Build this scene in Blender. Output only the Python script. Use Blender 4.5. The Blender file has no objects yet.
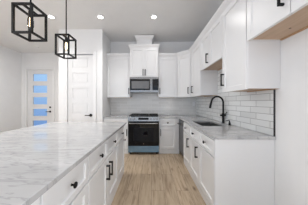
import bpy, bmesh, math, random
from mathutils import Vector, Matrix

# ------------------------------------------------------------------ camera, sky, lights, exposure
SC = bpy.context.scene
COL = SC.collection
PI = math.pi
H = 1.28            # eye height
CEIL = 3.08

cam_d = bpy.data.cameras.new('camera')
cam_d.sensor_width = 36.0
cam_d.lens = 16.0
cam_d.shift_x = 0.0081
cam_d.clip_start = 0.05
cam = bpy.data.objects.new('camera', cam_d)
cam.location = (0, 0, H)
cam.rotation_euler = (PI / 2, 0, 0)
COL.objects.link(cam)
SC.camera = cam

SC.view_settings.view_transform = 'Standard'
SC.view_settings.look = 'None'
SC.view_settings.gamma = 1.0
SC.view_settings.use_curve_mapping = False
SC.view_settings.exposure = -0.48

world = bpy.data.worlds.new('sky')
SC.world = world
world.use_nodes = True
wn = world.node_tree
wn.nodes.clear()
w_out = wn.nodes.new('ShaderNodeOutputWorld')
w_bg = wn.nodes.new('ShaderNodeBackground')
w_tc = wn.nodes.new('ShaderNodeTexCoord')
w_sep = wn.nodes.new('ShaderNodeSeparateXYZ')
w_map = wn.nodes.new('ShaderNodeMapRange')
w_map.inputs[1].default_value = -0.2
w_map.inputs[2].default_value = 0.3
w_ramp = wn.nodes.new('ShaderNodeValToRGB')
w_ramp.color_ramp.elements[0].color = (0.12, 0.24, 0.50, 1)
w_ramp.color_ramp.elements[1].color = (0.50, 0.76, 1.0, 1)
wn.links.new(w_tc.outputs['Generated'], w_sep.inputs[0])
wn.links.new(w_sep.outputs['Z'], w_map.inputs[0])
wn.links.new(w_map.outputs[0], w_ramp.inputs[0])
wn.links.new(w_ramp.outputs[0], w_bg.inputs[0])
w_bg.inputs[1].default_value = 1.6
wn.links.new(w_bg.outputs[0], w_out.inputs[0])

CAN_POWER = 7.5
WINDOW_POWER = 9.0
SIDE_POWER = 135.0
RIGHT_POWER = 160.0
XLW = -4.745


def area_light(name, loc, rot, sx, sy, power, color=(1, 1, 1), shape='RECTANGLE'):
    d = bpy.data.lights.new(name, 'AREA')
    d.shape = shape
    d.size = sx
    if shape in ('RECTANGLE', 'ELLIPSE'):
        d.size_y = sy
    d.energy = power
    d.color = color
    o = bpy.data.objects.new(name, d)
    o.location = loc
    o.rotation_euler = rot
    COL.objects.link(o)
    return o


# daylight through the windows of the open living side behind the camera
REAR_WINDOWS = [(-3.4, 1.7), (-1.3, 1.7), (0.5, 1.3)]
for wx, ww in REAR_WINDOWS:
    area_light('daylight_fill', (wx, -3.57, 1.55), (PI / 2 + 0.35, 0, 0), ww, 2.1, WINDOW_POWER, (0.97, 0.985, 1.0))
# added light at an unseen left window, to brighten the sink-run fronts
area_light('daylight_fill', (XLW + 0.03, -1.55, 1.45), (PI / 2 + 0.35, 0, -PI / 2), 2.9, 2.3, SIDE_POWER, (0.97, 0.985, 1.0))
area_light('daylight_fill', (1.30, -1.9, 1.45), (PI / 2 + 0.35, 0, PI / 2), 2.3, 2.3, RIGHT_POWER, (0.97, 0.985, 1.0))  # added light at an unseen right window, for left wall and island fronts


# ------------------------------------------------------------------ materials
def new_mat(name):
    m = bpy.data.materials.new(name)
    m.use_nodes = True
    n = m.node_tree
    return m, n, n.nodes['Principled BSDF']


def paint(name, col, rough=0.4, metal=0.0, var=0.03, scale=6.0, bump=0.0, bscale=120.0, coat=0.0, spec=0.5):
    m, n, b = new_mat(name)
    tc = n.nodes.new('ShaderNodeTexCoord')
    nz = n.nodes.new('ShaderNodeTexNoise')
    nz.inputs['Scale'].default_value = scale
    nz.inputs['Detail'].default_value = 3
    n.links.new(tc.outputs['Object'], nz.inputs['Vector'])
    mx = n.nodes.new('ShaderNodeMix')
    mx.data_type = 'RGBA'
    mx.inputs[6].default_value = (*[c * (1 - var) for c in col], 1)
    mx.inputs[7].default_value = (*[min(1, c * (1 + var)) for c in col], 1)
    n.links.new(nz.outputs['Fac'], mx.inputs[0])
    n.links.new(mx.outputs[2], b.inputs['Base Color'])
    b.inputs['Roughness'].default_value = rough
    b.inputs['Metallic'].default_value = metal
    b.inputs['Coat Weight'].default_value = coat
    b.inputs['Specular IOR Level'].default_value = spec
    if bump:
        n2 = n.nodes.new('ShaderNodeTexNoise')
        n2.inputs['Scale'].default_value = bscale
        n.links.new(tc.outputs['Object'], n2.inputs['Vector'])
        bp = n.nodes.new('ShaderNodeBump')
        bp.inputs['Strength'].default_value = bump
        bp.inputs['Distance'].default_value = 0.002
        n.links.new(n2.outputs['Fac'], bp.inputs['Height'])
        n.links.new(bp.outputs[0], b.inputs['Normal'])
    return m


M = {}
M['wall'] = paint('wall_paint', (0.83, 0.83, 0.832), 0.6, bump=0.15, bscale=200)
M['wall_side'] = M['wall']
M['ceiling'] = paint('ceiling_paint', (0.80, 0.80, 0.80), 0.75, bump=0.15, bscale=150)
M['trim'] = paint('trim_paint', (0.80, 0.80, 0.805), 0.35, var=0.01)
M['door'] = paint('door_paint', (0.76, 0.76, 0.765), 0.38, var=0.01)
M['cab'] = paint('cabinet_paint', (0.80, 0.80, 0.805), 0.3, var=0.01)
M['black'] = paint('matte_black_metal', (0.006, 0.006, 0.0065), 0.5, 0.0, var=0.2, spec=0.25)
M['black_gloss'] = paint('black_glass', (0.005, 0.005, 0.006), 0.06, var=0.1, spec=0.3)
M['cast'] = paint('cast_iron', (0.02, 0.02, 0.02), 0.6, var=0.2, bump=0.2)
M['steel'] = paint('brushed_steel', (0.29, 0.287, 0.283), 0.22, 1.0, var=0.06, scale=30)
M['dark_steel'] = paint('dark_steel', (0.17, 0.17, 0.175), 0.3, 1.0, var=0.06, scale=30)
M['sink'] = paint('sink_steel', (0.22, 0.22, 0.222), 0.35, 1.0, var=0.1, scale=40)
M['mesh_glass'] = paint('microwave_mesh_glass', (0.16, 0.16, 0.165), 0.15, var=0.15, scale=10)
M['film'] = paint('blue_protective_film', (0.20, 0.33, 0.46), 0.22, 0.55, var=0.18, scale=9)
M['white_plastic'] = paint('white_plastic', (0.82, 0.82, 0.82), 0.4, var=0.01)
M['pale_grey'] = paint('pale_grey', (0.5, 0.5, 0.52), 0.7, var=0.05)
M['rubber'] = paint('rubber', (0.03, 0.03, 0.03), 0.8)
M['metal_edge'] = paint('black_metal_edge', (0.06, 0.06, 0.065), 0.4, 0.6, var=0.1)
M['display'] = paint('dark_display', (0.012, 0.014, 0.017), 0.12, var=0.1, spec=0.3)
M['window_dark'] = paint('oven_window_glass', (0.014, 0.015, 0.018), 0.08, var=0.5, scale=14, spec=0.15)


def emit(name, col, strength):
    m, n, b = new_mat(name)
    b.inputs['Base Color'].default_value = (*col, 1)
    b.inputs['Emission Color'].default_value = (*col, 1)
    b.inputs['Emission Strength'].default_value = strength
    return m


M['lens'] = emit('lit_downlight_lens', (1.0, 0.98, 0.95), 14.0)
M['filament'] = emit('glowing_filament', (1.0, 0.80, 0.55), 9.0)


def glass(name, tint, alpha_mix, rough=0.02):
    m = bpy.data.materials.new(name)
    m.use_nodes = True
    n = m.node_tree
    n.nodes.clear()
    out = n.nodes.new('ShaderNodeOutputMaterial')
    tr = n.nodes.new('ShaderNodeBsdfTransparent')
    tr.inputs[0].default_value = (*tint, 1)
    gl = n.nodes.new('ShaderNodeBsdfGlossy')
    gl.inputs['Roughness'].default_value = rough
    fr = n.nodes.new('ShaderNodeLayerWeight')
    fr.inputs[0].default_value = alpha_mix
    mx = n.nodes.new('ShaderNodeMixShader')
    n.links.new(fr.outputs['Fresnel'], mx.inputs[0])
    n.links.new(tr.outputs[0], mx.inputs[1])
    n.links.new(gl.outputs[0], mx.inputs[2])
    n.links.new(mx.outputs[0], out.inputs[0])
    return m


M['pane'] = glass('frosted_door_glass', (0.92, 0.95, 1.0), 0.25, 0.15)
M['bulb_glass'] = glass('clear_bulb_glass', (0.97, 0.93, 0.86), 0.3)
M['window_glass'] = glass('window_glass', (0.97, 0.98, 1.0), 0.2)


def wood_plain(name, c1, c2, scale=(3, 40, 40), rough=0.5):
    m, n, b = new_mat(name)
    tc = n.nodes.new('ShaderNodeTexCoord')
    mp = n.nodes.new('ShaderNodeMapping')
    mp.inputs['Scale'].default_value = scale
    nz = n.nodes.new('ShaderNodeTexNoise')
    nz.inputs['Scale'].default_value = 1.0
    nz.inputs['Detail'].default_value = 5
    rp = n.nodes.new('ShaderNodeValToRGB')
    rp.color_ramp.elements[0].position = 0.3
    rp.color_ramp.elements[1].position = 0.75
    rp.color_ramp.elements[0].color = (*c1, 1)
    rp.color_ramp.elements[1].color = (*c2, 1)
    n.links.new(tc.outputs['Object'], mp.inputs[0])
    n.links.new(mp.outputs[0], nz.inputs['Vector'])
    n.links.new(nz.outputs['Fac'], rp.inputs[0])
    n.links.new(rp.outputs[0], b.inputs['Base Color'])
    b.inputs['Roughness'].default_value = rough
    return m


M['ply'] = wood_plain('raw_maple_plywood', (0.50, 0.35, 0.24), (0.58, 0.42, 0.30))
M['rail_wood'] = wood_plain('raw_pine_rail', (0.46, 0.27, 0.14), (0.56, 0.35, 0.19))


def floor_mat():
    m, n, b = new_mat('oak_plank_floor')
    L = n.links.new
    tc = n.nodes.new('ShaderNodeTexCoord')
    sep = n.nodes.new('ShaderNodeSeparateXYZ')
    cmb = n.nodes.new('ShaderNodeCombineXYZ')
    L(tc.outputs['Object'], sep.inputs[0])
    L(sep.outputs['Y'], cmb.inputs[0])
    L(sep.outputs['X'], cmb.inputs[1])
    br = n.nodes.new('ShaderNodeTexBrick')
    br.offset = 0.37
    br.inputs['Scale'].default_value = 1.0
    br.inputs['Brick Width'].default_value = 1.22
    br.inputs['Row Height'].default_value = 0.18
    br.inputs['Mortar Size'].default_value = 0.0016
    br.inputs['Mortar Smooth'].default_value = 0.2
    br.inputs['Color1'].default_value = (0.0, 0.0, 0.0, 1)
    br.inputs['Color2'].default_value = (1.0, 1.0, 1.0, 1)
    br.inputs['Mortar'].default_value = (0.3, 0.3, 0.3, 1)
    L(cmb.outputs[0], br.inputs['Vector'])
    # grain, shifted per plank
    add = n.nodes.new('ShaderNodeVectorMath')
    add.operation = 'MULTIPLY_ADD'
    add.inputs[1].default_value = (1, 1, 1)
    L(cmb.outputs[0], add.inputs[0])
    sc = n.nodes.new('ShaderNodeVectorMath')
    sc.operation = 'SCALE'
    sc.inputs['Scale'].default_value = 7.0
    L(br.outputs['Color'], sc.inputs[0])
    L(sc.outputs[0], add.inputs[2])
    mp = n.nodes.new('ShaderNodeMapping')
    mp.inputs['Scale'].default_value = (1.6, 16, 1)
    L(add.outputs[0], mp.inputs[0])
    g = n.nodes.new('ShaderNodeTexNoise')
    g.inputs['Scale'].default_value = 1.6
    g.inputs['Detail'].default_value = 7
    g.inputs['Roughness'].default_value = 0.62
    g.inputs['Distortion'].default_value = 0.6
    L(mp.outputs[0], g.inputs['Vector'])
    rp = n.nodes.new('ShaderNodeValToRGB')
    e = rp.color_ramp.elements
    e[0].position = 0.22
    e[0].color = (0.17, 0.105, 0.06, 1)
    e[1].position = 0.75
    e[1].color = (0.60, 0.485, 0.355, 1)
    k = e.new(0.48)
    k.color = (0.47, 0.36, 0.25, 1)
    L(g.outputs['Fac'], rp.inputs[0])
    # plank tone
    tone = n.nodes.new('ShaderNodeMapRange')
    tone.inputs[3].default_value = 0.9
    tone.inputs[4].default_value = 1.06
    L(br.outputs['Color'], tone.inputs[0])
    mul = n.nodes.new('ShaderNodeMix')
    mul.data_type = 'RGBA'
    mul.blend_type = 'MULTIPLY'
    mul.inputs[0].default_value = 1.0
    L(rp.outputs[0], mul.inputs[6])
    L(tone.outputs[0], mul.inputs[7])
    # knots
    mk = n.nodes.new('ShaderNodeMapping')
    mk.inputs['Scale'].default_value = (2.2, 6.5, 1)
    L(add.outputs[0], mk.inputs[0])
    vo = n.nodes.new('ShaderNodeTexVoronoi')
    vo.inputs['Scale'].default_value = 0.9
    L(mk.outputs[0], vo.inputs['Vector'])
    kr = n.nodes.new('ShaderNodeValToRGB')
    kr.color_ramp.elements[0].position = 0.03
    kr.color_ramp.elements[0].color = (0.28, 0.22, 0.17, 1)
    kr.color_ramp.elements[1].position = 0.16
    kr.color_ramp.elements[1].color = (1, 1, 1, 1)
    L(vo.outputs['Distance'], kr.inputs[0])
    mul2 = n.nodes.new('ShaderNodeMix')
    mul2.data_type = 'RGBA'
    mul2.blend_type = 'MULTIPLY'
    mul2.inputs[0].default_value = 0.9
    L(mul.outputs[2], mul2.inputs[6])
    L(kr.outputs[0], mul2.inputs[7])
    # seams
    seam = n.nodes.new('ShaderNodeMix')
    seam.data_type = 'RGBA'
    seam.inputs[7].default_value = (0.13, 0.09, 0.06, 1)
    L(br.outputs['Fac'], seam.inputs[0])
    L(mul2.outputs[2], seam.inputs[6])
    L(seam.outputs[2], b.inputs['Base Color'])
    b.inputs['Roughness'].default_value = 0.42
    bp = n.nodes.new('ShaderNodeBump')
    bp.inputs['Strength'].default_value = 0.15
    bp.inputs['Distance'].default_value = 0.002
    L(g.outputs['Fac'], bp.inputs['Height'])
    L(bp.outputs[0], b.inputs['Normal'])
    return m


M['floor'] = floor_mat()


def quartz_mat():
    m, n, b = new_mat('white_veined_quartz')
    L = n.links.new
    tc = n.nodes.new('ShaderNodeTexCoord')

    def veins(rot, scl, noise_scale, width, seed):
        mp = n.nodes.new('ShaderNodeMapping')
        mp.inputs['Rotation'].default_value = (0, 0, rot)
        mp.inputs['Scale'].default_value = scl
        mp.inputs['Location'].default_value = (seed, seed * 0.7, 0)
        L(tc.outputs['Object'], mp.inputs[0])
        nz = n.nodes.new('ShaderNodeTexNoise')
        nz.inputs['Scale'].default_value = noise_scale
        nz.inputs['Detail'].default_value = 5
        nz.inputs['Roughness'].default_value = 0.55
        nz.inputs['Distortion'].default_value = 0.5
        L(mp.outputs[0], nz.inputs['Vector'])
        s = n.nodes.new('ShaderNodeMath')
        s.operation = 'SUBTRACT'
        s.inputs[1].default_value = 0.5
        L(nz.outputs['Fac'], s.inputs[0])
        a = n.nodes.new('ShaderNodeMath')
        a.operation = 'ABSOLUTE'
        L(s.outputs[0], a.inputs[0])
        r = n.nodes.new('ShaderNodeMapRange')
        r.interpolation_type = 'SMOOTHSTEP'
        r.inputs[1].default_value = 0.0
        r.inputs[2].default_value = width
        r.inputs[3].default_value = 1.0
        r.inputs[4].default_value = 0.0
        L(a.outputs[0], r.inputs[0])
        return r.outputs[0]

    v1 = veins(math.radians(-28), (0.7, 3.4, 1), 1.9, 0.022, 3.1)
    v2 = veins(math.radians(-40), (0.9, 4.6, 1), 4.2, 0.035, 8.4)
    v3 = veins(math.radians(-33), (0.6, 3.0, 1), 1.6, 0.16, 5.7)
    # break the veins up
    nb = n.nodes.new('ShaderNodeTexNoise')
    nb.inputs['Scale'].default_value = 2.2
    L(tc.outputs['Object'], nb.inputs['Vector'])
    rb = n.nodes.new('ShaderNodeMapRange')
    rb.inputs[1].default_value = 0.42
    rb.inputs[2].default_value = 0.62
    L(nb.outputs['Fac'], rb.inputs[0])
    base = n.nodes.new('ShaderNodeMix')
    base.data_type = 'RGBA'
    base.inputs[6].default_value = (0.57, 0.57, 0.573, 1)
    base.inputs[7].default_value = (0.49, 0.49, 0.496, 1)
    L(v3, base.inputs[0])
    f1 = n.nodes.new('ShaderNodeMath')
    f1.operation = 'MULTIPLY'
    L(v1, f1.inputs[0])
    L(rb.outputs[0], f1.inputs[1])
    f1b = n.nodes.new('ShaderNodeMath')
    f1b.operation = 'MULTIPLY'
    f1b.inputs[1].default_value = 0.6
    L(f1.outputs[0], f1b.inputs[0])
    m1 = n.nodes.new('ShaderNodeMix')
    m1.data_type = 'RGBA'
    m1.inputs[7].default_value = (0.30, 0.30, 0.31, 1)
    L(f1b.outputs[0], m1.inputs[0])
    L(base.outputs[2], m1.inputs[6])
    f2 = n.nodes.new('ShaderNodeMath')
    f2.operation = 'MULTIPLY'
    f2.inputs[1].default_value = 0.55
    L(v2, f2.inputs[0])
    m2 = n.nodes.new('ShaderNodeMix')
    m2.data_type = 'RGBA'
    m2.inputs[7].default_value = (0.30, 0.30, 0.31, 1)
    L(f2.outputs[0], m2.inputs[0])
    L(m1.outputs[2], m2.inputs[6])
    L(m2.outputs[2], b.inputs['Base Color'])
    b.inputs['Roughness'].default_value = 0.06
    return m


M['quartz'] = quartz_mat()


def tile_mat(name, axis, c1, c2, grout, rough=0.12):
    m, n, b = new_mat(name)
    L = n.links.new
    tc = n.nodes.new('ShaderNodeTexCoord')
    sep = n.nodes.new('ShaderNodeSeparateXYZ')
    cmb = n.nodes.new('ShaderNodeCombineXYZ')
    L(tc.outputs['Object'], sep.inputs[0])
    L(sep.outputs[axis], cmb.inputs[0])
    ad = n.nodes.new('ShaderNodeMath')
    ad.operation = 'ADD'
    ad.inputs[1].default_value = -0.915
    L(sep.outputs['Z'], ad.inputs[0])
    L(ad.outputs[0], cmb.inputs[1])
    br = n.nodes.new('ShaderNodeTexBrick')
    br.offset = 0.33
    br.inputs['Scale'].default_value = 1.0
    br.inputs['Brick Width'].default_value = 0.305
    br.inputs['Row Height'].default_value = 0.078
    br.inputs['Mortar Size'].default_value = 0.0035
    br.inputs['Mortar Smooth'].default_value = 0.3
    br.inputs['Color1'].default_value = (*c1, 1)
    br.inputs['Color2'].default_value = (*c2, 1)
    br.inputs['Mortar'].default_value = (*grout, 1)
    L(cmb.outputs[0], br.inputs['Vector'])
    L(br.outputs['Color'], b.inputs['Base Color'])
    b.inputs['Roughness'].default_value = rough
    inv = n.nodes.new('ShaderNodeMath')
    inv.operation = 'SUBTRACT'
    inv.inputs[0].default_value = 1.0
    L(br.outputs['Fac'], inv.inputs[1])
    nz = n.nodes.new('ShaderNodeTexNoise')
    nz.inputs['Scale'].default_value = 14
    L(tc.outputs['Object'], nz.inputs['Vector'])
    mm = n.nodes.new('ShaderNodeMath')
    mm.operation = 'MULTIPLY_ADD'
    mm.inputs[1].default_value = 0.35
    L(nz.outputs['Fac'], mm.inputs[0])
    L(inv.outputs[0], mm.inputs[2])
    bp = n.nodes.new('ShaderNodeBump')
    bp.inputs['Strength'].default_value = 0.35
    bp.inputs['Distance'].default_value = 0.004
    L(mm.outputs[0], bp.inputs['Height'])
    L(bp.outputs[0], b.inputs['Normal'])
    return m


M['tile_right'] = tile_mat('white_subway_tile', 'Y', (0.72, 0.73, 0.725), (0.84, 0.85, 0.845), (0.38, 0.38, 0.38))
M['tile_back'] = tile_mat('white_subway_tile_back', 'X', (0.70, 0.69, 0.67), (0.82, 0.81, 0.79), (0.86, 0.85, 0.84))


# ------------------------------------------------------------------ mesh helpers
def add_box(bm, x0, x1, y0, y1, z0, z1, bevel=0.0):
    vs = [bm.verts.new(p) for p in ((x0, y0, z0), (x1, y0, z0), (x1, y1, z0), (x0, y1, z0),
                                    (x0, y0, z1), (x1, y0, z1), (x1, y1, z1), (x0, y1, z1))]
    fs = [bm.faces.new([vs[i] for i in q]) for q in
          ((3, 2, 1, 0), (4, 5, 6, 7), (0, 1, 5, 4), (1, 2, 6, 5), (2, 3, 7, 6), (3, 0, 4, 7))]
    if bevel:
        es = list({e for f in fs for e in f.edges})
        bmesh.ops.bevel(bm, geom=es, offset=bevel, segments=2, profile=0.5, affect='EDGES')
    return vs


def add_tube(bm, pts, radii, seg=12, cap=True):
    pts = [Vector(p) for p in pts]
    if not isinstance(radii, (list, tuple)):
        radii = [radii] * len(pts)
    rings = []
    ref = None
    for i, p in enumerate(pts):
        if i == 0:
            t = pts[1] - p
        elif i == len(pts) - 1:
            t = p - pts[i - 1]
        else:
            t = (pts[i + 1] - p).normalized() + (p - pts[i - 1]).normalized()
        if t.length < 1e-9:
            t = pts[i] - pts[i - 1] if i else pts[1] - p
        t.normalize()
        if ref is None:
            ref = Vector((0, 0, 1)) if abs(t.z) < 0.9 else Vector((1, 0, 0))
        a = (ref - t * ref.dot(t)).normalized()
        ref = a
        c = t.cross(a)
        rings.append([bm.verts.new(p + (a * math.cos(2 * PI * k / seg) + c * math.sin(2 * PI * k / seg)) * radii[i])
                      for k in range(seg)])
    for r0, r1 in zip(rings, rings[1:]):
        for k in range(seg):
            bm.faces.new((r0[k], r0[(k + 1) % seg], r1[(k + 1) % seg], r1[k]))
    if cap:
        bm.faces.new(list(reversed(rings[0])))
        bm.faces.new(rings[-1])


def add_lathe(bm, prof, axis_m, seg=20):
    """prof: list of (r, h) along local z; axis_m: 4x4 placing local z"""
    rings = []
    for r, h in prof:
        if r < 1e-6:
            rings.append([bm.verts.new(axis_m @ Vector((0, 0, h)))])
        else:
            rings.append([bm.verts.new(axis_m @ Vector((r * math.cos(2 * PI * k / seg), r * math.sin(2 * PI * k / seg), h)))
                          for k in range(seg)])
    for a, b in zip(rings, rings[1:]):
        if len(a) == 1 and len(b) == 1:
            continue
        for k in range(seg):
            k2 = (k + 1) % seg
            if len(a) == 1:
                bm.faces.new((a[0], b[k2], b[k]))
            elif len(b) == 1:
                bm.faces.new((a[k], a[k2], b[0]))
            else:
                bm.faces.new((a[k], a[k2], b[k2], b[k]))


def axis_at(p, d):
    d = Vector(d).normalized()
    return Matrix.Translation(Vector(p)) @ d.to_track_quat('Z', 'Y').to_matrix().to_4x4()


def add_panel(bm, us, vs, filled, t0, t1, mp):
    """a slab on a u,v grid with cells left out; mp(u,v,t) -> xyz"""
    nu, nv = len(us) - 1, len(vs) - 1
    cache = {}

    def V(i, j, t):
        k = (i, j, t)
        if k not in cache:
            cache[k] = bm.verts.new(mp(us[i], vs[j], t0 if t == 0 else t1))
        return cache[k]

    def F(i, j):
        return 0 <= i < nu and 0 <= j < nv and filled(i, j)

    for i in range(nu):
        for j in range(nv):
            if not F(i, j):
                continue
            bm.faces.new((V(i, j, 1), V(i + 1, j, 1), V(i + 1, j + 1, 1), V(i, j + 1, 1)))
            bm.faces.new((V(i, j + 1, 0), V(i + 1, j + 1, 0), V(i + 1, j, 0), V(i, j, 0)))
            if not F(i - 1, j):
                bm.faces.new((V(i, j, 0), V(i, j, 1), V(i, j + 1, 1), V(i, j + 1, 0)))
            if not F(i + 1, j):
                bm.faces.new((V(i + 1, j, 1), V(i + 1, j, 0), V(i + 1, j + 1, 0), V(i + 1, j + 1, 1)))
            if not F(i, j - 1):
                bm.faces.new((V(i, j, 1), V(i, j, 0), V(i + 1, j, 0), V(i + 1, j, 1)))
            if not F(i, j + 1):
                bm.faces.new((V(i, j + 1, 0), V(i, j + 1, 1), V(i + 1, j + 1, 1), V(i + 1, j + 1, 0)))


def add_sweep(bm, path, prof, z0=0.0):
    """sweep a closed profile [(out, z)] along an open 2D path; 'out' is to the right of travel"""
    n = len(path)
    P = [Vector((p[0], p[1])) for p in path]
    rings = []
    for i in range(n):
        if i == 0:
            d = (P[1] - P[0]).normalized()
            nrm = Vector((d.y, -d.x))
        elif i == n - 1:
            d = (P[-1] - P[-2]).normalized()
            nrm = Vector((d.y, -d.x))
        else:
            d0 = (P[i] - P[i - 1]).normalized()
            d1 = (P[i + 1] - P[i]).normalized()
            n0 = Vector((d0.y, -d0.x))
            n1 = Vector((d1.y, -d1.x))
            nrm = n0 + n1
            nrm = nrm / max(1e-6, nrm.dot(n0))
        rings.append([bm.verts.new((P[i].x + nrm.x * o, P[i].y + nrm.y * o, z0 + z)) for o, z in prof])
    m = len(prof)
    for a, b in zip(rings, rings[1:]):
        for k in range(m):
            bm.faces.new((a[k], b[k], b[(k + 1) % m], a[(k + 1) % m]))
    bm.faces.new(rings[0])
    bm.faces.new(list(reversed(rings[-1])))


def link(name, bm, mat, parent=None, smooth=False):
    bmesh.ops.recalc_face_normals(bm, faces=bm.faces[:])
    me = bpy.data.meshes.new(name)
    bm.to_mesh(me)
    bm.free()
    me.materials.append(mat)
    if smooth:
        for p in me.polygons:
            p.use_smooth = True
        try:
            me.set_sharp_from_angle(angle=math.radians(40))
        except Exception:
            pass
    o = bpy.data.objects.new(name, me)
    COL.objects.link(o)
    if parent:
        o.parent = parent
    return o


def BM():
    return bmesh.new()


def boxes(name, lst, mat, parent=None, bevel=0.0):
    bm = BM()
    for b in lst:
        add_box(bm, *b, bevel=bevel)
    return link(name, bm, mat, parent)


def tag(o, label, cat, group=None):
    o['label'] = label
    o['category'] = cat
    if group:
        o['group'] = group
    return o


def structure(o):
    o['kind'] = 'structure'
    return o


def empty(name, loc=(0, 0, 0), rz=0.0):
    o = bpy.data.objects.new(name, None)
    o.empty_display_size = 0.1
    o.location = loc
    o.rotation_euler = (0, 0, rz)
    COL.objects.link(o)
    return o


# ------------------------------------------------------------------ plan (metres, camera at the origin, looking along +Y)
XW = 1.33           # right wall
D = 4.05            # back wall of the kitchen
XP = -1.21          # alcove side of the pantry block
YP = 3.37           # front of the pantry block
XPL = -2.288        # left edge of the pantry block
YE = 5.0            # entry wall
XL = -4.745         # left wall
YR = -3.6           # rear wall
Y_END = 1.46        # near end of the sink run
UB = 1.425          # underside of the wall cabinets
UT = 2.50           # top of their doors
HB = 1.915          # underside of the short wall cabinets
CT = 0.915          # counter height
BB = D - 0.61       # face of the back base cabinets
XB = 0.70           # face of the sink-run base cabinets
XU = 0.977     # door face of the right wall cabinets
YU = D - 0.335      # door face of the back wall cabinets

# ------------------------------------------------------------------ setting
structure(boxes('floor', [(XL - 0.1, XW + 0.1, YR - 0.1, YE + 0.1, -0.1, 0)], M['floor']))
structure(boxes('ceiling', [(XL - 0.1, XW + 0.1, YR - 0.1, YE + 0.1, CEIL, CEIL + 0.1)], M['ceiling']))
bm = BM()
add_panel(bm, [YR, -3.05, -0.75, YE], [0, 0.3, 2.6, CEIL], lambda i, j: not (i == 1 and j == 1), 0, 0.1, lambda u, v, t: (XW + t, u, v))
structure(link('wall_right', bm, M['wall']))
w = structure(empty('window_5', (XW + 0.03, -1.9, 0.3)))  # unseen window, added to go with the right fill light
boxes('window_frame', [(0, 0.05, -1.15, -1.10, 0, 2.3), (0, 0.05, 1.10, 1.15, 0, 2.3), (0, 0.05, -1.10, 1.10, 0, 0.05),
                       (0, 0.05, -1.10, 1.10, 2.25, 2.3), (0, 0.05, -0.025, 0.025, 0.05, 2.25)], M['trim'], w)
boxes('window_pane', [(0.02, 0.026, -1.10, 1.10, 0.05, 2.25)], M['window_glass'], w)
bm = BM()
add_panel(bm, [YR, -3.0, -0.1, YE], [0, 0.3, 2.6, CEIL], lambda i, j: not (i == 1 and j == 1), -0.1, 0, lambda u, v, t: (XL + t, u, v))
structure(link('wall_left', bm, M['wall']))
w = structure(empty('window_4', (XL - 0.08, -1.55, 0.3)))  # unseen window, made up so that light comes from the left
boxes('window_frame', [(0, 0.05, -1.45, -1.40, 0, 2.3), (0, 0.05, 1.40, 1.45, 0, 2.3), (0, 0.05, -1.40, 1.40, 0, 0.05),
                       (0, 0.05, -1.40, 1.40, 2.25, 2.3), (0, 0.05, -0.025, 0.025, 0.05, 2.25)], M['trim'], w)
boxes('window_pane', [(0.02, 0.026, -1.40, 1.40, 0.05, 2.25)], M['window_glass'], w)
structure(boxes('wall_back', [(XP, XW, D, D + 0.1, 0, CEIL)], M['wall']))
# pantry block: front wall with the door opening, alcove side, left side
PD0, PD1, PDT = -2.068, -1.438, 2.47
bm = BM()
add_panel(bm, [XPL, PD0, PD1, XP], [0, PDT, CEIL], lambda i, j: not (i == 1 and j == 0), 0, 0.1,
          lambda u, v, t: (u, YP + t, v))
structure(link('wall_pantry', bm, M['wall']))
structure(boxes('wall_alcove', [(XP - 0.1, XP, YP + 0.1, D + 0.1, 0, CEIL)], M['wall']))
structure(boxes('wall_pantry_left', [(XPL, XPL + 0.1, YP + 0.1, YE, 0, CEIL)], M['wall']))
# entry wall with door opening
ED0, ED1, EDT = -4.555, -3.615, 2.48
bm = BM()
add_panel(bm, [XL, ED0, ED1, XPL], [0, EDT, CEIL], lambda i, j: not (i == 1 and j == 0), 0, 0.1,
          lambda u, v, t: (u, YE + t, v))
structure(link('wall_entry', bm, M['wall']))
# rear wall with window openings
us = [XL]
for wx, ww in REAR_WINDOWS:
    us += [wx - ww / 2, wx + ww / 2]
us.append(XW)
bm = BM()
add_panel(bm, us, [0, 0.5, 2.6, CEIL], lambda i, j: not (i % 2 == 1 and j == 1), -0.1, 0,
          lambda u, v, t: (u, YR + t, v))
structure(link('wall_rear', bm, M['wall']))
for i, (wx, ww) in enumerate(REAR_WINDOWS):
    w = structure(empty('window_%d' % (i + 1), (wx, YR - 0.08, 0.5)))
    a = ww / 2
    boxes('window_frame', [(-a, -a + 0.05, 0, 0.05, 0, 2.1), (a - 0.05, a, 0, 0.05, 0, 2.1),
                           (-a + 0.05, a - 0.05, 0, 0.05, 0, 0.05), (-a + 0.05, a - 0.05, 0, 0.05, 2.05, 2.1),
                           (-0.02, 0.02, 0, 0.05, 0.05, 2.05)], M['trim'], w)
    boxes('window_pane', [(-a + 0.05, a - 0.05, 0.02, 0.026, 0.05, 2.05)], M['window_glass'], w)

# baseboards
BP = [(0, 0), (0.014, 0), (0.014, 0.10), (0.006, 0.125), (0, 0.125)]


def baseboard(name, path):
    bm = BM()
    add_sweep(bm, path, BP)
    structure(link(name, bm, M['trim']))


baseboard('baseboard_left', [(XL, YR), (XL, YE)])
baseboard('baseboard_entry', [(XL + 0.02, YE), (ED0 - 0.09, YE)])
baseboard('baseboard_entry_right', [(ED1 + 0.09, YE), (XPL, YE), (XPL, YP), (PD0 - 0.085, YP)])
baseboard('baseboard_right', [(XW, 0.42), (XW, YR)])


# ------------------------------------------------------------------ doors
def lever_set(parent, x, y, z, side, mat):
    """rose + lever pointing to side (-1 left), facing -y"""
    bm = BM()
    add_lathe(bm, [(0, 0), (0.036, 0), (0.036, 0.008), (0.032, 0.012), (0.013, 0.013), (0.012, 0.045), (0, 0.046)],
              axis_at((x, y, z), (0, -1, 0)))
    p = [(x, y - 0.045, z), (x + side * 0.02, y - 0.052, z), (x + side * 0.06, y - 0.053, z), (x + side * 0.125, y - 0.05, z)]
    add_tube(bm, p, [0.012, 0.012, 0.011, 0.010], 10)
    return link('door_lever', bm, mat, parent, True)


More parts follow.
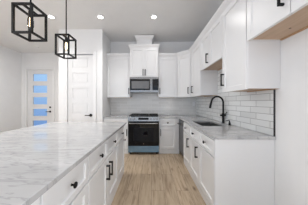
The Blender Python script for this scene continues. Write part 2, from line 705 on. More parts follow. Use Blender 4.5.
def casing(parent, x0, x1, z1, y, w=0.085):
    bm = BM()
    for a, b, c, d in ((x0 - w, x0, 0, z1 + w), (x1, x1 + w, 0, z1 + w), (x0, x1, z1, z1 + w)):
        add_box(bm, a, b, y - 0.018, y, c, d, 0.004)
    return link('casing', bm, M['trim'], parent)


# front door with five frosted panes
d1 = structure(empty('door_1', ((ED0 + ED1) / 2, YE, 0)))
hw = (ED1 - ED0) / 2 - 0.004
cx = (ED0 + ED1) / 2
p0, p1 = -4.354 - cx, -3.832 - cx
zc = [0.49, 0.915, 1.345, 1.77, 2.195]
zz = [0.012]
for z in zc:
    zz += [z - 0.13, z + 0.13]
zz.append(EDT - 0.004)
bm = BM()
add_panel(bm, [-hw, p0, p1, hw], zz, lambda i, j: not (i == 1 and j % 2 == 1), 0.03, 0.075, lambda u, v, t: (u, t, v))
link('door_leaf', bm, M['door'], d1)
for z in zc:
    g = boxes('door_pane', [(p0, p1, 0.05, 0.056, z - 0.13, z + 0.13)], M['pane'], d1)
    bm = BM()
    add_panel(bm, [p0 - 0.02, p0, p1, p1 + 0.02], [z - 0.15, z - 0.13, z + 0.13, z + 0.15],
              lambda i, j: not (i == 1 and j == 1), 0.022, 0.03, lambda u, v, t: (u, t, v))
    link('glazing_bead', bm, M['door'], g)
casing(d1, -hw - 0.004, hw + 0.004, EDT, 0)
lever_set(d1, -3.722 - cx, 0.03, 0.945, -1, M['black'])
bm = BM()
add_lathe(bm, [(0, 0), (0.031, 0), (0.031, 0.012), (0.026, 0.016), (0, 0.017)], axis_at((-3.722 - cx, 0.03, 1.105), (0, -1, 0)))
add_box(bm, -3.727 - cx, -3.717 - cx, -0.005, 0.014, 1.09, 1.12)
link('deadbolt', bm, M['black'], d1, True)

# pantry door, five raised rails
d2 = structure(empty('door_2', ((PD0 + PD1) / 2, YP, 0)))
cx = (PD0 + PD1) / 2
hw = (PD1 - PD0) / 2 - 0.006
bm = BM()
add_box(bm, -hw, hw, 0.02, 0.048, 0.012, PDT - 0.012)
pu0, pu1 = -hw + 0.115, hw - 0.115
pz = [0.012]
for z in (0.385, 0.76, 1.135, 1.51, 1.885, 2.255):
    pz += [z - 0.125, z + 0.125]
pz.append(PDT - 0.012)
add_panel(bm, [-hw, pu0, pu1, hw], pz, lambda i, j: not (i == 1 and j % 2 == 1), 0.012, 0.02, lambda u, v, t: (u, t, v))
for j in range(1, len(pz) - 1, 2):
    add_box(bm, pu0 + 0.03, pu1 - 0.03, 0.014, 0.02, pz[j] + 0.03, pz[j + 1] - 0.03)
link('door_leaf', bm, M['door'], d2)
casing(d2, -hw - 0.006, hw + 0.006, PDT, 0)
lever_set(d2, -1.498 - cx, 0.012, 0.965, -1, M['black'])

# ------------------------------------------------------------------ cabinets
FT = 0.02   # door thickness


def shaker(bm, x0, x1, z0, z1, rail, y=0.0, rec=0.013):
    """overlay front between y and y-FT, facing -y"""
    def ring(x0, x1, z0, z1, y):
        return [bm.verts.new((x0, y, z0)), bm.verts.new((x1, y, z0)), bm.verts.new((x1, y, z1)), bm.verts.new((x0, y, z1))]
    c = 0.0015
    rs = [ring(x0, x1, z0, z1, y), ring(x0, x1, z0, z1, y - FT + c),
          ring(x0 + c, x1 - c, z0 + c, z1 - c, y - FT),
          ring(x0 + rail, x1 - rail, z0 + rail, z1 - rail, y - FT),
          ring(x0 + rail + 0.006, x1 - rail - 0.006, z0 + rail + 0.006, z1 - rail - 0.006, y - FT + rec)]
    bm.faces.new(list(reversed(rs[0])))
    for a, b in zip(rs, rs[1:]):
        for k in range(4):
            bm.faces.new((a[k], a[(k + 1) % 4], b[(k + 1) % 4], b[k]))
    bm.faces.new(rs[-1])


def pull(parent, x, z, length=0.165, y=-FT):
    bm = BM()
    h = length / 2
    add_box(bm, x - 0.008, x + 0.008, y - 0.043, y - 0.029, z - h, z + h, 0.0015)
    for s in (-1, 1):
        add_box(bm, x - 0.0075, x + 0.0075, y - 0.03, y, z + s * (h - 0.010) - 0.008, z + s * (h - 0.010) + 0.008)
    return link('pull', bm, M['black'], parent)


def knob(parent, x, z, y=-FT):
    bm = BM()
    add_lathe(bm, [(0, 0), (0.009, 0), (0.007, 0.003), (0.0055, 0.010), (0.007, 0.016), (0.017, 0.020), (0.0195, 0.024),
                   (0.018, 0.030), (0.010, 0.034), (0, 0.0345)], axis_at((x, y, z), (0, -1, 0)))
    return link('knob', bm, M['black'], parent, True)


def add_fronts(root, fronts):
    for f in fronts:
        kind, x0, x1, z0, z1, hw_ = f
        bm = BM()
        shaker(bm, x0, x1, z0, z1, 0.058 if kind == 'door' else 0.04)
        o = link(kind, bm, M['cab'], root)
        if hw_:
            if hw_[0] == 'pull':
                pull(o, hw_[1], hw_[2])
            else:
                knob(o, hw_[1], hw_[2])


def base_cabinet(name, label, loc, rz, w, depth, fronts, group, top=0.884, end_sides=()):
    r = tag(empty(name, loc, rz), label, 'cabinet', group)
    a = w / 2
    boxes('carcass', [(-a, a, 0, depth, 0.10, top)], M['cab'], r)
    boxes('plinth', [(-a, a, -0.014, depth, 0, 0.0995)], M['cab'], r)
    add_fronts(r, fronts)
    return r


def wall_cabinet(name, label, loc, rz, w, depth, h, fronts, group, rail_under=False):
    r = tag(empty(name, loc, rz), label, 'cabinet', group)
    a = w / 2
    # box with a recessed underside
    boxes('carcass', [(-a, a, 0, depth, 0.014, h)], M['cab'], r)
    boxes('bottom_frame', [(-a, a, 0, 0.02, 0, 0.0135), (-a, -a + 0.018, 0.02, depth, 0, 0.0135), (a - 0.018, a, 0.02, depth, 0, 0.0135)], M['cab'], r)
    bp_ = boxes('bottom_panel', [(-a + 0.0185, a - 0.0185, 0.0205, depth - 0.021, 0.006, 0.0135)], M['ply'], r)
    bp_['label'] = 'raw plywood underside'
    rw = boxes('hanging_rail', [(-a + 0.0185, a - 0.0185, depth - 0.02, depth, -0.004, 0.0135)], M['rail_wood'], r)
    add_fronts(r, fronts)
    return r


G_ISL = 'island cabinets'
G_BASE = 'base cabinets'
G_WALL = 'wall cabinets'
g = 0.006
# --- island (fronts face +X): local x runs along +Y
XI = -0.52
ISL_BACK = -1.50
ib = [0.15, 0.62, 1.09, 1.567, 2.05, 2.53]
depth_i = (-ISL_BACK + XI) - 0.0
isl_lab = ['white island cabinet nearest the camera, below the front counter edge',
           'white island cabinet with the largest, nearest knob in view',
           'white island cabinet, second in view from the camera, pull at far edge of its door',
           'white island cabinet, third in view from the camera, pull at near edge of its door',
           'white island cabinet at the far end beside the range, with two stacked knobs']
for i in range(5):
    y0, y1 = ib[i], ib[i + 1]
    w = y1 - y0
    a = w / 2
    dr = ('drawer', -a + g, a - g, 0.66, 0.862, ('knob', 0, 0.765))
    if i in (0, 2):
        dd = ('door', -a + g, a - g, 0.115, 0.645, ('pull', a - g - 0.045, 0.505))
    elif i == 4:
        dd = ('door', -a + g, a - g, 0.115, 0.645, ('knob', a - 0.06, 0.605))
    elif i == 3:
        dd = ('door', -a + g, a - g, 0.115, 0.645, ('pull', -a + g + 0.045, 0.505))
    else:
        dd = ('door', -a + g, a - g, 0.115, 0.645, ('pull', -a + g + 0.045, 0.505))
    c = base_cabinet('island_cabinet', isl_lab[i], (XI, (y0 + y1) / 2, 0), PI / 2, w - 0.001, depth_i, [dr, dd], G_ISL)

# island worktop
bm = BM()
add_box(bm, -1.845, -0.465, 0.10, 2.56, 0.885, CT, 0.003)
tag(link('island_countertop', bm, M['quartz']), 'large white grey-veined stone worktop on the island in the left foreground', 'countertop')

# --- sink run (fronts face -X): local x runs along -Y
yb = [2.92, 1.97, 1.487]
DB = XW - XB - 0.002
w = yb[0] - yb[1]
a = w / 2
# farther half is local -x
fr = [('drawer', -a + g, -g / 2, 0.685, 0.865, ('knob', -a / 2, 0.78)),
      ('drawer', g / 2, a - g, 0.685, 0.865, ('knob', a / 2, 0.78)),
      ('door', -a + g, -g / 2, 0.115, 0.67, ('pull', -0.05, 0.545)),
      ('door', g / 2, a - g, 0.115, 0.67, ('pull', a - 0.055, 0.545))]
r = tag(empty('sink_base_cabinet', (XB, (yb[0] + yb[1]) / 2, 0), -PI / 2),
        'white two-door cabinet under the sink with two drawer fronts', 'cabinet', G_BASE)
# open carcass so the sink bowl hangs free inside
boxes('carcass', [(-a, -a + 0.018, 0, DB, 0.10, 0.884), (a - 0.019, a - 0.001, 0, DB, 0.10, 0.884),
                  (-a + 0.018, a - 0.019, DB - 0.018, DB, 0.10, 0.884), (-a + 0.018, a - 0.019, 0, DB - 0.018, 0.10, 0.118),
                  (-a + 0.018, a - 0.019, 0, 0.018, 0.118, 0.884)], M['cab'], r)
boxes('plinth', [(-a, a - 0.001, -0.014, DB, 0, 0.0995)], M['cab'], r)
add_fronts(r, fr)

w = yb[1] - yb[2]
a = w / 2
r = base_cabinet('base_cabinet', 'white cabinet at the near end of the sink run, its plain side facing the camera',
                 (XB, (yb[1] + yb[2]) / 2, 0), -PI / 2, w - 0.001, DB,
                 [('drawer', -a + g, a - g, 0.685, 0.865, ('knob', 0, 0.78)),
                  ('door', -a + g, a - g, 0.115, 0.67, None)], G_BASE)
# finished end panel to the floor, part of the near cabinet
boxes('end_panel', [(a, a + 0.012, -0.014, DB, 0, 0.884)], M['cab'], r)

# --- dishwasher between the corner and the sink base
DW0, DW1 = 2.925, 3.41
w = DW1 - DW0 - 0.006
a = w / 2
r = tag(empty('dishwasher', (XB, (DW0 + DW1) / 2, 0), -PI / 2), 'dark stainless dishwasher in the corner beside the sink cabinet', 'dishwasher')
boxes('body', [(-a, a, 0.03, 0.58, 0.10, 0.875)], M['dark_steel'], r)
bm = BM()
add_box(bm, -a, a, -0.022, 0.029, 0.115, 0.80, 0.004)
o = link('door', bm, M['dark_steel'], r)
bm = BM()
add_tube(bm, [(-a + 0.04, -0.06, 0.77), (a - 0.04, -0.06, 0.77)], 0.011, 12)
for s in (-1, 1):
    add_tube(bm, [(s * (a - 0.06), -0.06, 0.77), (s * (a - 0.06), -0.02, 0.77)], 0.008, 10)
link('handle', bm, M['steel'], o, True)
boxes('control_panel', [(-a, a, -0.022, 0.029, 0.804, 0.875)], M['black_gloss'], r)
boxes('toe_panel', [(-a, a, 0.06, 0.5, 0.0, 0.098)], M['black'], r)

# --- back run bases (fronts face -Y)
RX0, RX1 = -0.575, 0.187      # range
x0, x1 = RX1 + 0.004, XB - 0.004
w = x1 - x0
a = w / 2
fa = a - 0.075                # filler towards the corner
r = base_cabinet('base_cabinet', 'white one-drawer one-door cabinet on the right of the range', ((x0 + x1) / 2, BB, 0), 0, w, 0.605,
                 [('drawer', -a + g, fa, 0.685, 0.865, ('knob', (-a + fa) / 2, 0.775)),
                  ('door', -a + g, fa, 0.115, 0.67, ('pull', -a + g + 0.03, 0.535))], G_BASE)
x0, x1 = XP + 0.004, RX0 - 0.004
w = x1 - x0
a = w / 2
r = base_cabinet('base_cabinet', 'white cabinet on the left of the range, mostly behind the island', ((x0 + x1) / 2, BB, 0), 0, w, 0.605,
                 [('drawer', -a + g, a - g, 0.685, 0.865, ('knob', 0, 0.775)),
                  ('door', -a + g, a - g, 0.115, 0.67, ('pull', a - g - 0.03, 0.535))], G_BASE)

# --- worktops
SX0, SX1, SY0, SY1 = 0.79, 1.20, 2.12, 2.77
bm = BM()
xs = [RX1 + 0.004, 0.675, SX0, SX1, XW - 0.001]
ys = [Y_END, SY0, SY1, D - 0.635, D - 0.001]


def fill_L(i, j):
    if i == 2 and j == 1:
        return False
    return i >= 1 or j >= 3


add_panel(bm, xs, ys, fill_L, 0.885, CT, lambda u, v, t: (u, v, t))
tag(link('corner_countertop', bm, M['quartz']), 'grey-white L-shaped worktop with the sink, right of the range', 'countertop')
bm = BM()
add_box(bm, XP + 0.001, RX0 - 0.004, D - 0.635, D - 0.001, 0.885, CT, 0.002)
tag(link('short_countertop', bm, M['quartz']), 'short worktop left of the range, beside the pantry side wall', 'countertop')

# --- backsplashes
bm = BM()
t = 0.009
us = [Y_END + 0.02, 1.895, 2.735, D - t - 0.001]
add_panel(bm, us, [CT + 0.001, UB - 0.005, HB - 0.005], lambda i, j: j == 0 or i == 1, 0, t, lambda u, v, tt: (XW - 0.0005 - tt, u, v))
bs = tag(link('tile_backsplash', bm, M['tile_right']), 'white subway tile with grey grout on the right wall behind the faucet', 'backsplash', 'tiled backsplashes')
boxes('edge_trim', [(XW - 0.0125, XW - 0.0005, Y_END + 0.008, Y_END + 0.0195, CT + 0.001, UB - 0.005)], M['metal_edge'], bs)['label'] = 'black metal edge strip'
bm = BM()
add_panel(bm, [XP + 0.001, RX0, RX1, XW - 0.0105], [CT + 0.001, UB - 0.005, 1.555], lambda i, j: j == 0 or i == 1, 0, t,
          lambda u, v, tt: (u, D - 0.0005 - tt, v))
tag(link('tile_backsplash', bm, M['tile_back']), 'pale subway tile on the back wall behind the range', 'backsplash', 'tiled backsplashes')

# --- wall cabinets
HU = UT - UB + 0.03
DU = 0.31
DUR = XW - XU - FT - 0.002


def upper_door(x0, x1, z1=UT - UB, hw_=None, z0=-0.008):
    return ('door', x0, x1, z0, z1, hw_)


PZ = 0.16
# left of microwave
x0, x1 = XP + 0.002, RX0 - 0.002
w = x1 - x0
a = w / 2
wall_cabinet('wall_cabinet', 'white wall cabinet left of the microwave, beside the pantry wall', ((x0 + x1) / 2, YU + FT, UB), 0, w, DU, HU,
             [upper_door(-a + g, a - g, hw_=('pull', a - g - 0.03, PZ))], G_WALL)
# right of microwave
x0, x1 = RX1 + 0.002, 0.70 - 0.002
w = x1 - x0
a = w / 2
wall_cabinet('wall_cabinet', 'white wall cabinet right of the microwave, before the angled corner', ((x0 + x1) / 2, YU + FT, UB), 0, w, DU, HU,
             [upper_door(-a + g, a - g, hw_=('pull', -a + g + 0.03, PZ))], G_WALL)
# angled corner cabinet: pentagon plan
CX0, CY0 = 0.70, D - 0.61
yf = YU + FT
xf = XU + FT
poly = [(CX0, yf), (xf, CY0), (XW - 0.002, CY0), (XW - 0.002, D - 0.002), (CX0, D - 0.002)]
mid = Vector(((CX0 + xf) / 2, (yf + CY0) / 2, 0))
r = tag(empty('corner_cabinet', (mid.x, mid.y, UB), -PI / 4), 'white angled corner wall cabinet where back and right walls meet', 'cabinet', G_WALL)
inv = (Matrix.Translation((mid.x, mid.y, UB)) @ Matrix.Rotation(-PI / 4, 4, 'Z')).inverted()


def prism(bm, pts, z0, z1, mtx):
    lo = [bm.verts.new(mtx @ Vector((p[0], p[1], z0))) for p in pts]
    hi = [bm.verts.new(mtx @ Vector((p[0], p[1], z1))) for p in pts]
    bm.faces.new(list(reversed(lo)))
    bm.faces.new(hi)
    n = len(pts)
    for k in range(n):
        bm.faces.new((lo[k], lo[(k + 1) % n], hi[(k + 1) % n], hi[k]))


bm = BM()
prism(bm, poly, UB, UB + HU, inv)
link('carcass', bm, M['cab'], r)
dl = math.hypot(xf - CX0, yf - CY0) / 2
add_fronts(r, [upper_door(-dl + 0.022, dl - 0.022, hw_=('pull', dl - 0.06, PZ))])

# right wall (fronts face -X, local x runs along -Y)
Y1, Y2, Y3 = 2.737, 1.897, 1.413
y0_, y1_ = Y1, CY0 - 0.002
w = y1_ - y0_
a = w / 2
wall_cabinet('wall_cabinet', 'white full-height wall cabinet between the angled corner and the cabinet over the sink', (XU + FT, (y0_ + y1_) / 2, UB), -PI / 2, w, DUR, HU,
             [upper_door(-a + 0.14, a - g, hw_=('pull', -a + 0.20, PZ))], G_WALL)
y0_, y1_ = Y2 + 0.001, Y1 - 0.002
w = y1_ - y0_
a = w / 2
wall_cabinet('wall_cabinet', 'short white two-door wall cabinet over the sink with wood underside showing', (XU + FT, (y0_ + y1_) / 2, HB), -PI / 2, w, DUR, UT - HB + 0.03,
             [upper_door(-a + g, -g / 2, UT - HB, ('pull', -0.05, 0.13)), upper_door(g / 2, a - g, UT - HB, None)], G_WALL)
y0_, y1_ = Y3, Y2 - 0.001
w = y1_ - y0_
a = w / 2
wall_cabinet('wall_cabinet', 'white full-height wall cabinet nearest the camera, its grey-white side facing us', (XU + FT, (y0_ + y1_) / 2, UB), -PI / 2, w, DUR, HU,
             [upper_door(-a + g, a - g, hw_=('pull', -a + g + 0.04, PZ))], G_WALL)
y0_, y1_ = 0.515, Y3 - 0.002
w = y1_ - y0_
a = w / 2
r = wall_cabinet('wall_cabinet', 'short white wall cabinet at top right above the empty refrigerator space', (XU + FT, (y0_ + y1_) / 2, HB), -PI / 2, w, DUR, UT - HB + 0.03,
                 [upper_door(-a + g, -g / 2, UT - HB, ('pull', -0.05, 0.162)), upper_door(g / 2, a - g, UT - HB, ('pull', 0.05, 0.162))], G_WALL)
bm = BM()
add_lathe(bm, [(0, -0.004), (0.008, -0.003), (0.009, 0.0), (0, 0.001)], axis_at((-0.22, 0.2, 0.0055), (0, 0, -1)), 12)
link('screw', bm, M['black'], r)

# crown profile: stands off the face, widening upward
CP = [(0, 0), (0.008, 0), (0.008, 0.018), (0.016, 0.03), (0.034, 0.055), (0.05, 0.085), (0.05, 0.105), (0, 0.105)]


def crown(bm, path, z, s=1.0):
    add_sweep(bm, path, [(o * s, h * s) for o, h in CP], z)


zc_ = UT + 0.008
bm = BM()
# travels so that the room is on the right hand side
crown(bm, [(XP + 0.002, YU + FT), (RX0 - 0.003, YU + FT)], zc_)
tag(link('crown_moulding', bm, M['cab']), 'short white crown strip on the cabinet left of the microwave', 'moulding', 'crown mouldings')
bm = BM()
crown(bm, [(RX1 + 0.003, YU + FT), (CX0, YU + FT), (XU + FT, CY0), (XU + FT, 0.515)], zc_)
tag(link('crown_moulding', bm, M['cab']), 'long white crown strip turning the corner along the right wall cabinets', 'moulding', 'crown mouldings')

# cabinet over the microwave with stacked crown
MZ0, MZ1 = 1.552, 1.952
YM = D - 0.43              # microwave / cabinet door face
cxm = (RX0 + RX1) / 2
w = RX1 - RX0
a = w / 2
cz0 = MZ1 + 0.006
r = tag(empty('wall_cabinet', (cxm, YM + FT, cz0)), 'tall white two-door cabinet above the microwave with stepped crown tower', 'cabinet', G_WALL)
dtop = 2.715 - cz0
boxes('carcass', [(-a, a, 0, 0.408, 0, dtop + 0.04)], M['cab'], r)
add_fronts(r, [('door', -a + g, -0.002, 0.004, dtop, ('pull', -0.03, 0.115)), ('door', 0.002, a - g, 0.004, dtop, ('pull', 0.03, 0.115))])
bm = BM()
crown(bm, [(-a, 0.408), (-a, 0), (a, 0), (a, 0.408)], dtop + 0.012, 0.85)
boxes_top = dtop + 0.012 + 0.105 * 0.85
add_box(bm, -a - 0.002, a + 0.002, -0.002, 0.408, dtop + 0.041, boxes_top)
link('lower_crown', bm, M['cab'], r)
ch = 0.205
boxes('chimney_box', [(-ch, ch, 0.03, 0.408, boxes_top + 0.0005, 3.045 - cz0)], M['cab'], r)
bm = BM()
crown(bm, [(-ch, 0.408), (-ch, 0.03), (ch, 0.03), (ch, 0.408)], 2.955 - cz0, 1.05)
link('upper_crown', bm, M['cab'], r)

# ------------------------------------------------------------------ microwave
r = tag(empty('microwave', (cxm, YM, MZ0)), 'stainless over-the-range microwave with dark window', 'microwave')
mh = MZ1 - MZ0
a = 0.379
boxes('body', [(-a, a, 0.022, 0.415, 0.0, mh)], M['dark_steel'], r)
dx1 = a - 0.165
bm = BM()
add_panel(bm, [-a, -a + 0.045, dx1 - 0.085, dx1], [0.055, 0.095, mh - 0.105, mh - 0.055], lambda i, j: not (i == 1 and j == 1), -0.006, 0.0215,
          lambda u, v, t: (u, t, v))
o = link('door', bm, M['black_gloss'], r)
boxes('window', [(-a + 0.045, dx1 - 0.085, 0.0, 0.0215, 0.095, mh - 0.105)], M['mesh_glass'], o)
boxes('handle_strip', [(dx1 - 0.06, dx1, -0.009, -0.0062, 0.055, mh - 0.055)], M['steel'], o)
bm = BM()
add_tube(bm, [(dx1 - 0.035, -0.045, 0.075), (dx1 - 0.035, -0.045, mh - 0.08)], 0.011, 12)
for z in (0.095, mh - 0.10):
    add_tube(bm, [(dx1 - 0.035, -0.045, z), (dx1 - 0.035, 0.0, z)], 0.008, 10)
link('handle', bm, M['steel'], o, True)
o = boxes('control_panel', [(dx1 + 0.004, a, -0.006, 0.0215, 0.055, mh - 0.055)], M['black_gloss'], r)
boxes('display', [(dx1 + 0.03, a - 0.03, -0.008, -0.0062, mh - 0.12, mh - 0.085)], M['window_dark'], o)
bm = BM()
for i in range(3):
    for j in range(4):
        x = dx1 + 0.035 + i * 0.035
        z = 0.075 + j * 0.035
        add_box(bm, x, x + 0.024, -0.008, -0.0062, z, z + 0.02)
link('keypad', bm, M['display'], o)
boxes('top_trim', [(-a, a, -0.006, 0.0215, mh - 0.052, mh)], M['steel'], r)
boxes('bottom_trim', [(-a, a, -0.006, 0.0215, 0.0, 0.052)], M['steel'], r)
bm = BM()
for i in range(14):
    x = -a + 0.08 + i * 0.045
    add_box(bm, x, x + 0.03, -0.0075, -0.0062, mh - 0.03, mh - 0.022)
link('vent_slots', bm, M['black'], r)

# ------------------------------------------------------------------ range
YF = 3.345
r = tag(empty('range', (cxm, YF, 0)), 'stainless slide-in gas range with black oven door and blue film on drawer', 'stove')
a = 0.379
boxes('body', [(-a, a, 0.03, D - YF - 0.03, 0.05, 0.905)], M['dark_steel'], r)
boxes('foot', [(-a + 0.03, -a + 0.07, 0.06, 0.10, 0, 0.0495)], M['rubber'], r)
boxes('foot', [(a - 0.07, a - 0.03, 0.06, 0.10, 0, 0.0495)], M['rubber'], r)
boxes('foot', [(-a + 0.03, -a + 0.07, 0.58, 0.62, 0, 0.0495)], M['rubber'], r)
boxes('foot', [(a - 0.07, a - 0.03, 0.58, 0.62, 0, 0.0495)], M['rubber'], r)
# drawer with film
bm = BM()
add_box(bm, -a + 0.003, a - 0.003, 0.0, 0.0295, 0.062, 0.215, 0.004)
o = link('drawer', bm, M['film'], r)
o['label'] = 'bottom drawer under pale blue protective film'
# oven door: black glass face with window
bm = BM()
add_panel(bm, [-a + 0.003, -0.25, 0.25, a - 0.003], [0.222, 0.33, 0.66, 0.795], lambda i, j: not (i == 1 and j == 1), -0.012, 0.0295,
          lambda u, v, t: (u, t, v))
o = link('oven_door', bm, M['black_gloss'], r)
wn_ = boxes('oven_window', [(-0.25, 0.25, -0.010, 0.02, 0.33, 0.66)], M['window_dark'], o)
bm = BM()
vs = [bm.verts.new(p) for p in ((-0.03, -0.0108, 0.50), (0.075, -0.0108, 0.49), (0.085, -0.0108, 0.565), (0.04, -0.0108, 0.57))]
bm.faces.new(vs)
bmesh.ops.solidify(bm, geom=bm.faces[:], thickness=0.0006)
link('pale_patch', bm, M['pale_grey'], o)  # pale grey skewed quad laid over the oven window
bm = BM()
add_lathe(bm, [(0, 0), (0.012, 0), (0.012, 0.002), (0, 0.0025)], axis_at((0, -0.012, 0.275), (0, -1, 0)), 16)
link('badge', bm, M['steel'], o)
bm = BM()
add_tube(bm, [(-a + 0.03, -0.055, 0.775), (a - 0.03, -0.055, 0.775)], 0.013, 14)
for s in (-1, 1):
    add_tube(bm, [(s * (a - 0.05), -0.055, 0.775), (s * (a - 0.05), -0.01, 0.775)], 0.010, 10)
link('handle', bm, M['steel'], o, True)
boxes('vent_gap', [(-a + 0.003, a - 0.003, 0.004, 0.0295, 0.80, 0.8245)], M['black'], r)
# control panel
bm = BM()
vs0 = [(-a, -0.022, 0.825), (-a, 0.0295, 0.825), (-a, 0.0295, 0.93), (-a, -0.005, 0.93)]
lo = [bm.verts.new(p) for p in vs0]
hi = [bm.verts.new((a, p[1], p[2])) for p in vs0]
bm.faces.new(lo)
bm.faces.new(list(reversed(hi)))
for k in range(4):
    bm.faces.new((lo[k], lo[(k + 1) % 4], hi[(k + 1) % 4], hi[k]))
o = link('control_panel', bm, M['steel'], r)
nrm = Vector((0, -0.094, 0.017)).normalized()


def on_panel(x, z):
    f = (z - 0.836) / 0.094
    return Vector((x, -0.022 + 0.017 * f, z))


q = on_panel(0, 0.883)
bm = BM()
lo = [on_panel(-0.125, 0.858), on_panel(0.125, 0.858), on_panel(0.125, 0.91), on_panel(-0.125, 0.91)]
f_ = bm.faces.new([bm.verts.new(p + nrm * 0.0015) for p in lo])
bmesh.ops.solidify(bm, geom=[f_], thickness=0.001)
link('display', bm, M['display'], o)
for x in (-0.325, -0.235, 0.175, 0.255, 0.33):
    bm = BM()
    add_lathe(bm, [(0, 0), (0.026, 0), (0.026, 0.004), (0.021, 0.006), (0.019, 0.026), (0.016, 0.03), (0, 0.03)],
              axis_at(on_panel(x, 0.883) + nrm * 0.0003, nrm), 18)
    link('control_knob', bm, M['steel'], o, True)
# cooktop
bm = BM()
add_box(bm, -a, a, 0.03, D - YF - 0.03, 0.9055, 0.925, 0.003)
link('cooktop', bm, M['black_gloss'], r)
boxes('rear_trim', [(-a, a, D - YF - 0.075, D - YF - 0.03, 0.9255, 0.945)], M['steel'], r)
for gx in (-0.245, 0.0, 0.245):
    bm = BM()
    hw_ = 0.118
    y0, y1 = 0.05, 0.60
    z0, z1 = 0.945, 0.962
    for x in (-hw_, hw_ - 0.012):
        add_box(bm, gx + x, gx + x + 0.012, y0, y1, z0, z1)
    for y in (y0, (y0 + y1) / 2 - 0.006, y1 - 0.012):
        add_box(bm, gx - hw_ + 0.012, gx + hw_ - 0.012, y, y + 0.012, z0, z1)
    for yc in (0.19, 0.46):
        add_box(bm, gx - hw_ + 0.012, gx - 0.03, yc - 0.006, yc + 0.006, z0, z1)
        add_box(bm, gx + 0.03, gx + hw_ - 0.012, yc - 0.006, yc + 0.006, z0, z1)
    for x in (-hw_, hw_ - 0.012):
        for y in (y0, y1 - 0.012):
            add_box(bm, gx + x, gx + x + 0.012, y, y + 0.012, 0.9253, z0)
    link('grate', bm, M['cast'], r)
    for yc in (0.19, 0.46):
        bm = BM()
        add_lathe(bm, [(0, 0), (0.045, 0), (0.045, 0.008), (0.032, 0.009), (0.03, 0.016), (0, 0.017)],
                  axis_at((gx, yc, 0.9253), (0, 0, 1)), 18)
        link('burner', bm, M['cast'], r)

# ------------------------------------------------------------------ sink, faucet, soap pump
r = tag(empty('sink', ((SX0 + SX1) / 2, (SY0 + SY1) / 2, 0.885)), 'undermount stainless steel sink bowl in the right worktop', 'sink')
sx, sy = (SX1 - SX0) / 2 + 0.006, (SY1 - SY0) / 2 + 0.006
bm = BM()
dep = 0.22
prof = [(0.02, -0.0005), (0.0, -0.0005), (-0.006, -0.01), (-0.010, -dep + 0.03), (-0.03, -dep), (-0.10, -dep - 0.004)]


def rrect(hx, hy, rad, z, n=5):
    pts = []
    for qx, qy, a0 in ((1, 1, 0), (-1, 1, PI / 2), (-1, -1, PI), (1, -1, 1.5 * PI)):
        for k in range(n + 1):
            t_ = a0 + PI / 2 * k / n
            pts.append((qx * (hx - rad) + rad * math.cos(t_), qy * (hy - rad) + rad * math.sin(t_), z))
    return pts


rings = [[bm.verts.new(p) for p in rrect(sx + o, sy + o, 0.03, z)] for o, z in prof]
n = len(rings[0])
for A, B in zip(rings, rings[1:]):
    for k in range(n):
        bm.faces.new((A[k], A[(k + 1) % n], B[(k + 1) % n], B[k]))
bm.faces.new(rings[-1])
link('bowl', bm, M['sink'], r)
bm = BM()
add_lathe(bm, [(0.0, 0.004), (0.03, 0.004), (0.04, 0.003), (0.045, 0.0005), (0.045, 0)], axis_at((0, 0.05, -dep - 0.0035), (0, 0, 1)), 20)
link('drain', bm, M['steel'], r, True)

FX, FY = 1.268, 2.42
r = tag(empty('faucet', (FX, FY, CT)), 'matte black gooseneck kitchen faucet behind the sink', 'faucet')
bm = BM()
add_lathe(bm, [(0, 0), (0.028, 0), (0.028, 0.006), (0.024, 0.010), (0.022, 0.05), (0.022, 0.17), (0.018, 0.18), (0.014, 0.185)],
          axis_at((0, 0, 0.0003), (0, 0, 1)), 20)
link('body', bm, M['black'], r, True)
bm = BM()
pts = [(0, 0, 0.18), (0, 0, 0.30), (0, 0, 0.365)]
R = 0.105
for k in range(1, 13):
    t_ = PI * 0.93 * k / 12
    pts.append((-R + R * math.cos(t_), 0, 0.365 + R * math.sin(t_)))
e = Vector(pts[-1])
tdir = Vector((-math.sin(PI * 0.93), 0, math.cos(PI * 0.93))).normalized()
pts.append(tuple(e + tdir * 0.03))
add_tube(bm, pts, 0.0155, 14)
link('gooseneck', bm, M['black'], r, True)
bm = BM()
s0 = e + tdir * 0.02
add_tube(bm, [s0, s0 + tdir * 0.01, s0 + tdir * 0.10, s0 + tdir * 0.105], [0.0155, 0.019, 0.020, 0.016], 16)
link('spray_head', bm, M['black'], r, True)
bm = BM()
add_tube(bm, [(-0.05, 0, 0.14), (0.042, 0, 0.14)], 0.017, 14)
add_tube(bm, [(0.035, 0, 0.15), (0.038, -0.02, 0.18), (0.04, -0.05, 0.20)], [0.007, 0.006, 0.006], 10)
link('lever_handle', bm, M['black'], r, True)

r = tag(empty('soap_dispenser', (1.255, 2.20, CT)), 'small black soap pump beside the black faucet', 'soap dispenser')
bm = BM()
add_lathe(bm, [(0, 0), (0.021, 0), (0.021, 0.006), (0.017, 0.01), (0.016, 0.045), (0, 0.046)], axis_at((0, 0, 0.0003), (0, 0, 1)), 18)
link('base', bm, M['black'], r, True)
bm = BM()
add_tube(bm, [(0, 0, 0.046), (0, 0, 0.068), (-0.015, 0, 0.076), (-0.06, 0, 0.070)], [0.008, 0.009, 0.008, 0.006], 12)
link('spout', bm, M['black'], r, True)

# outlet on the back wall tile
r = tag(empty('outlet', (1.245, D - 0.0098, 1.24)), 'white outlet plate on the back wall tile near the corner', 'outlet')
bm = BM()
add_box(bm, -0.035, 0.035, -0.006, 0, -0.057, 0.057, 0.002)
link('plate', bm, M['white_plastic'], r)
boxes('socket', [(-0.017, 0.017, -0.0075, -0.0062, 0.008, 0.036)], M['trim'], r)
boxes('socket', [(-0.017, 0.017, -0.0075, -0.0062, -0.036, -0.008)], M['trim'], r)


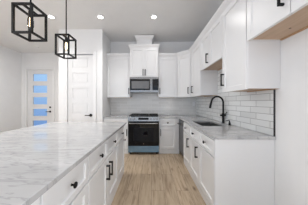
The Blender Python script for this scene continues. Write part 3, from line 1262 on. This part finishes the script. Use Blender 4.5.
# ------------------------------------------------------------------ pendants over the island
def pendant(px, py, label):
    r = tag(empty('pendant_lamp', (px, py, CEIL)), label, 'lamp', 'pendant lamps')
    zt, zb = 2.205 - CEIL, 1.938 - CEIL
    s = 0.087
    b = 0.009
    bm = BM()
    for x in (-s, s):
        for y in (-s, s):
            add_box(bm, x - b, x + b, y - b, y + b, zb, zt)
    for z in (zb, zt):
        for q in (-s, s):
            add_box(bm, -s + b, s - b, q - b, q + b, z - b, z + b)
            add_box(bm, q - b, q + b, -s - b, s + b, z - b, z + b)
    add_box(bm, -b, b, -s + b, s - b, zt - b, zt + b)
    link('frame', bm, M['black'], r)
    bm = BM()
    add_tube(bm, [(0, 0, zt + 0.007), (0, 0, -0.024)], 0.0075, 10)
    link('rod', bm, M['black'], r, True)
    bm = BM()
    add_lathe(bm, [(0, -0.025), (0.05, -0.025), (0.06, -0.02), (0.06, -0.0005), (0, -0.0005)], axis_at((0, 0, 0), (0, 0, 1)), 24)
    link('canopy', bm, M['black'], r, True)
    bm = BM()
    add_lathe(bm, [(0, 0), (0.012, 0), (0.018, -0.01), (0.019, -0.05), (0.016, -0.055), (0, -0.055)], axis_at((0, 0, zt - 0.007), (0, 0, 1)), 18)
    link('socket', bm, M['black'], r, True)
    bm = BM()
    zt2 = zt - 0.06
    add_lathe(bm, [(0.012, 0), (0.016, -0.012), (0.026, -0.035), (0.027, -0.10), (0.02, -0.122), (0, -0.13)], axis_at((0, 0, zt2), (0, 0, 1)), 20)
    bl = link('bulb', bm, M['bulb_glass'], r, True)
    bm = BM()
    add_tube(bm, [(-0.006, 0, zt2 - 0.015), (-0.009, 0, zt2 - 0.10), (0, 0, zt2 - 0.108), (0.009, 0, zt2 - 0.10), (0.006, 0, zt2 - 0.015)], 0.004, 8)
    link('filament', bm, M['filament'], bl, True)
    return r


pendant(-1.21, 1.37, 'larger black open-box pendant lamp at top left, nearest the camera')
pendant(-1.215, 1.95, 'smaller black open-box pendant lamp in front of the pantry door')


# ------------------------------------------------------------------ recessed downlights
def downlight(x, y, label, power=1.0, spread=135):
    r = tag(empty('downlight', (x, y, CEIL)), label, 'ceiling light', 'recessed downlights')
    bm = BM()
    add_lathe(bm, [(0.050, -0.0005), (0.074, -0.0005), (0.072, -0.007), (0.052, -0.012), (0.050, -0.0005)], axis_at((0, 0, 0), (0, 0, 1)), 28)
    link('trim_ring', bm, M['white_plastic'], r, True)
    bm = BM()
    add_lathe(bm, [(0, -0.0008), (0.0495, -0.0008), (0.0495, -0.005), (0, -0.006)], axis_at((0, 0, 0), (0, 0, 1)), 28)
    link('lens', bm, M['lens'], r, True)
    l = area_light('lamp_glow', (0, 0, -0.016), (0, 0, 0), 0.095, 0.095, CAN_POWER * power, (1, 0.975, 0.94), 'DISK')
    l.parent = r
    l.data.spread = math.radians(spread)
    return r


downlight(0.05, 2.87, 'lit round downlight in the ceiling right of centre, in front of the range', 1.0, 165)
downlight(-1.07, 2.87, 'lit round downlight in the ceiling above the pantry door corner', 0.9, 100)
downlight(-2.10, 2.87, 'lit round downlight in the ceiling between the two pendant lamps', 0.9, 100)
for x, y, lb in ((0.05, 1.4, 'added, unseen round downlight in the ceiling above the aisle beside the sink'),
                 (-1.07, -1.6, 'lit round downlight in the ceiling over the living side, middle'),
                 (-2.10, 1.4, 'added, unseen round downlight in the ceiling above the seating side of the island'),
                 (0.05, -1.6, 'lit round downlight in the ceiling over the living side, right'),
                 (-3.6, 2.87, 'unseen, boosted round downlight in the ceiling left of the island'),
                 (-3.6, 0.2, 'unseen, boosted round downlight in the ceiling near the left wall'),
                 (-3.6, -2.0, 'unseen, boosted round downlight in the ceiling over the living side, left')):
    downlight(x, y, lb, (5.0 if y > 2 else 3.2) if x < -3 else 0.75 if x > 0 else 1.0, 170 if x < -3 else 105)  # unseen cans: middle row placed, left row boosted, to brighten those sides

r = tag(empty('smoke_detector', (-3.72, 4.45, CEIL)), 'small round white smoke detector on the ceiling before the front door', 'smoke detector')
bm = BM()
add_lathe(bm, [(0, -0.0005), (0.06, -0.0005), (0.06, -0.02), (0.05, -0.03), (0.03, -0.034), (0, -0.034)], axis_at((0, 0, 0), (0, 0, 1)), 24)
link('housing', bm, M['white_plastic'], r, True)
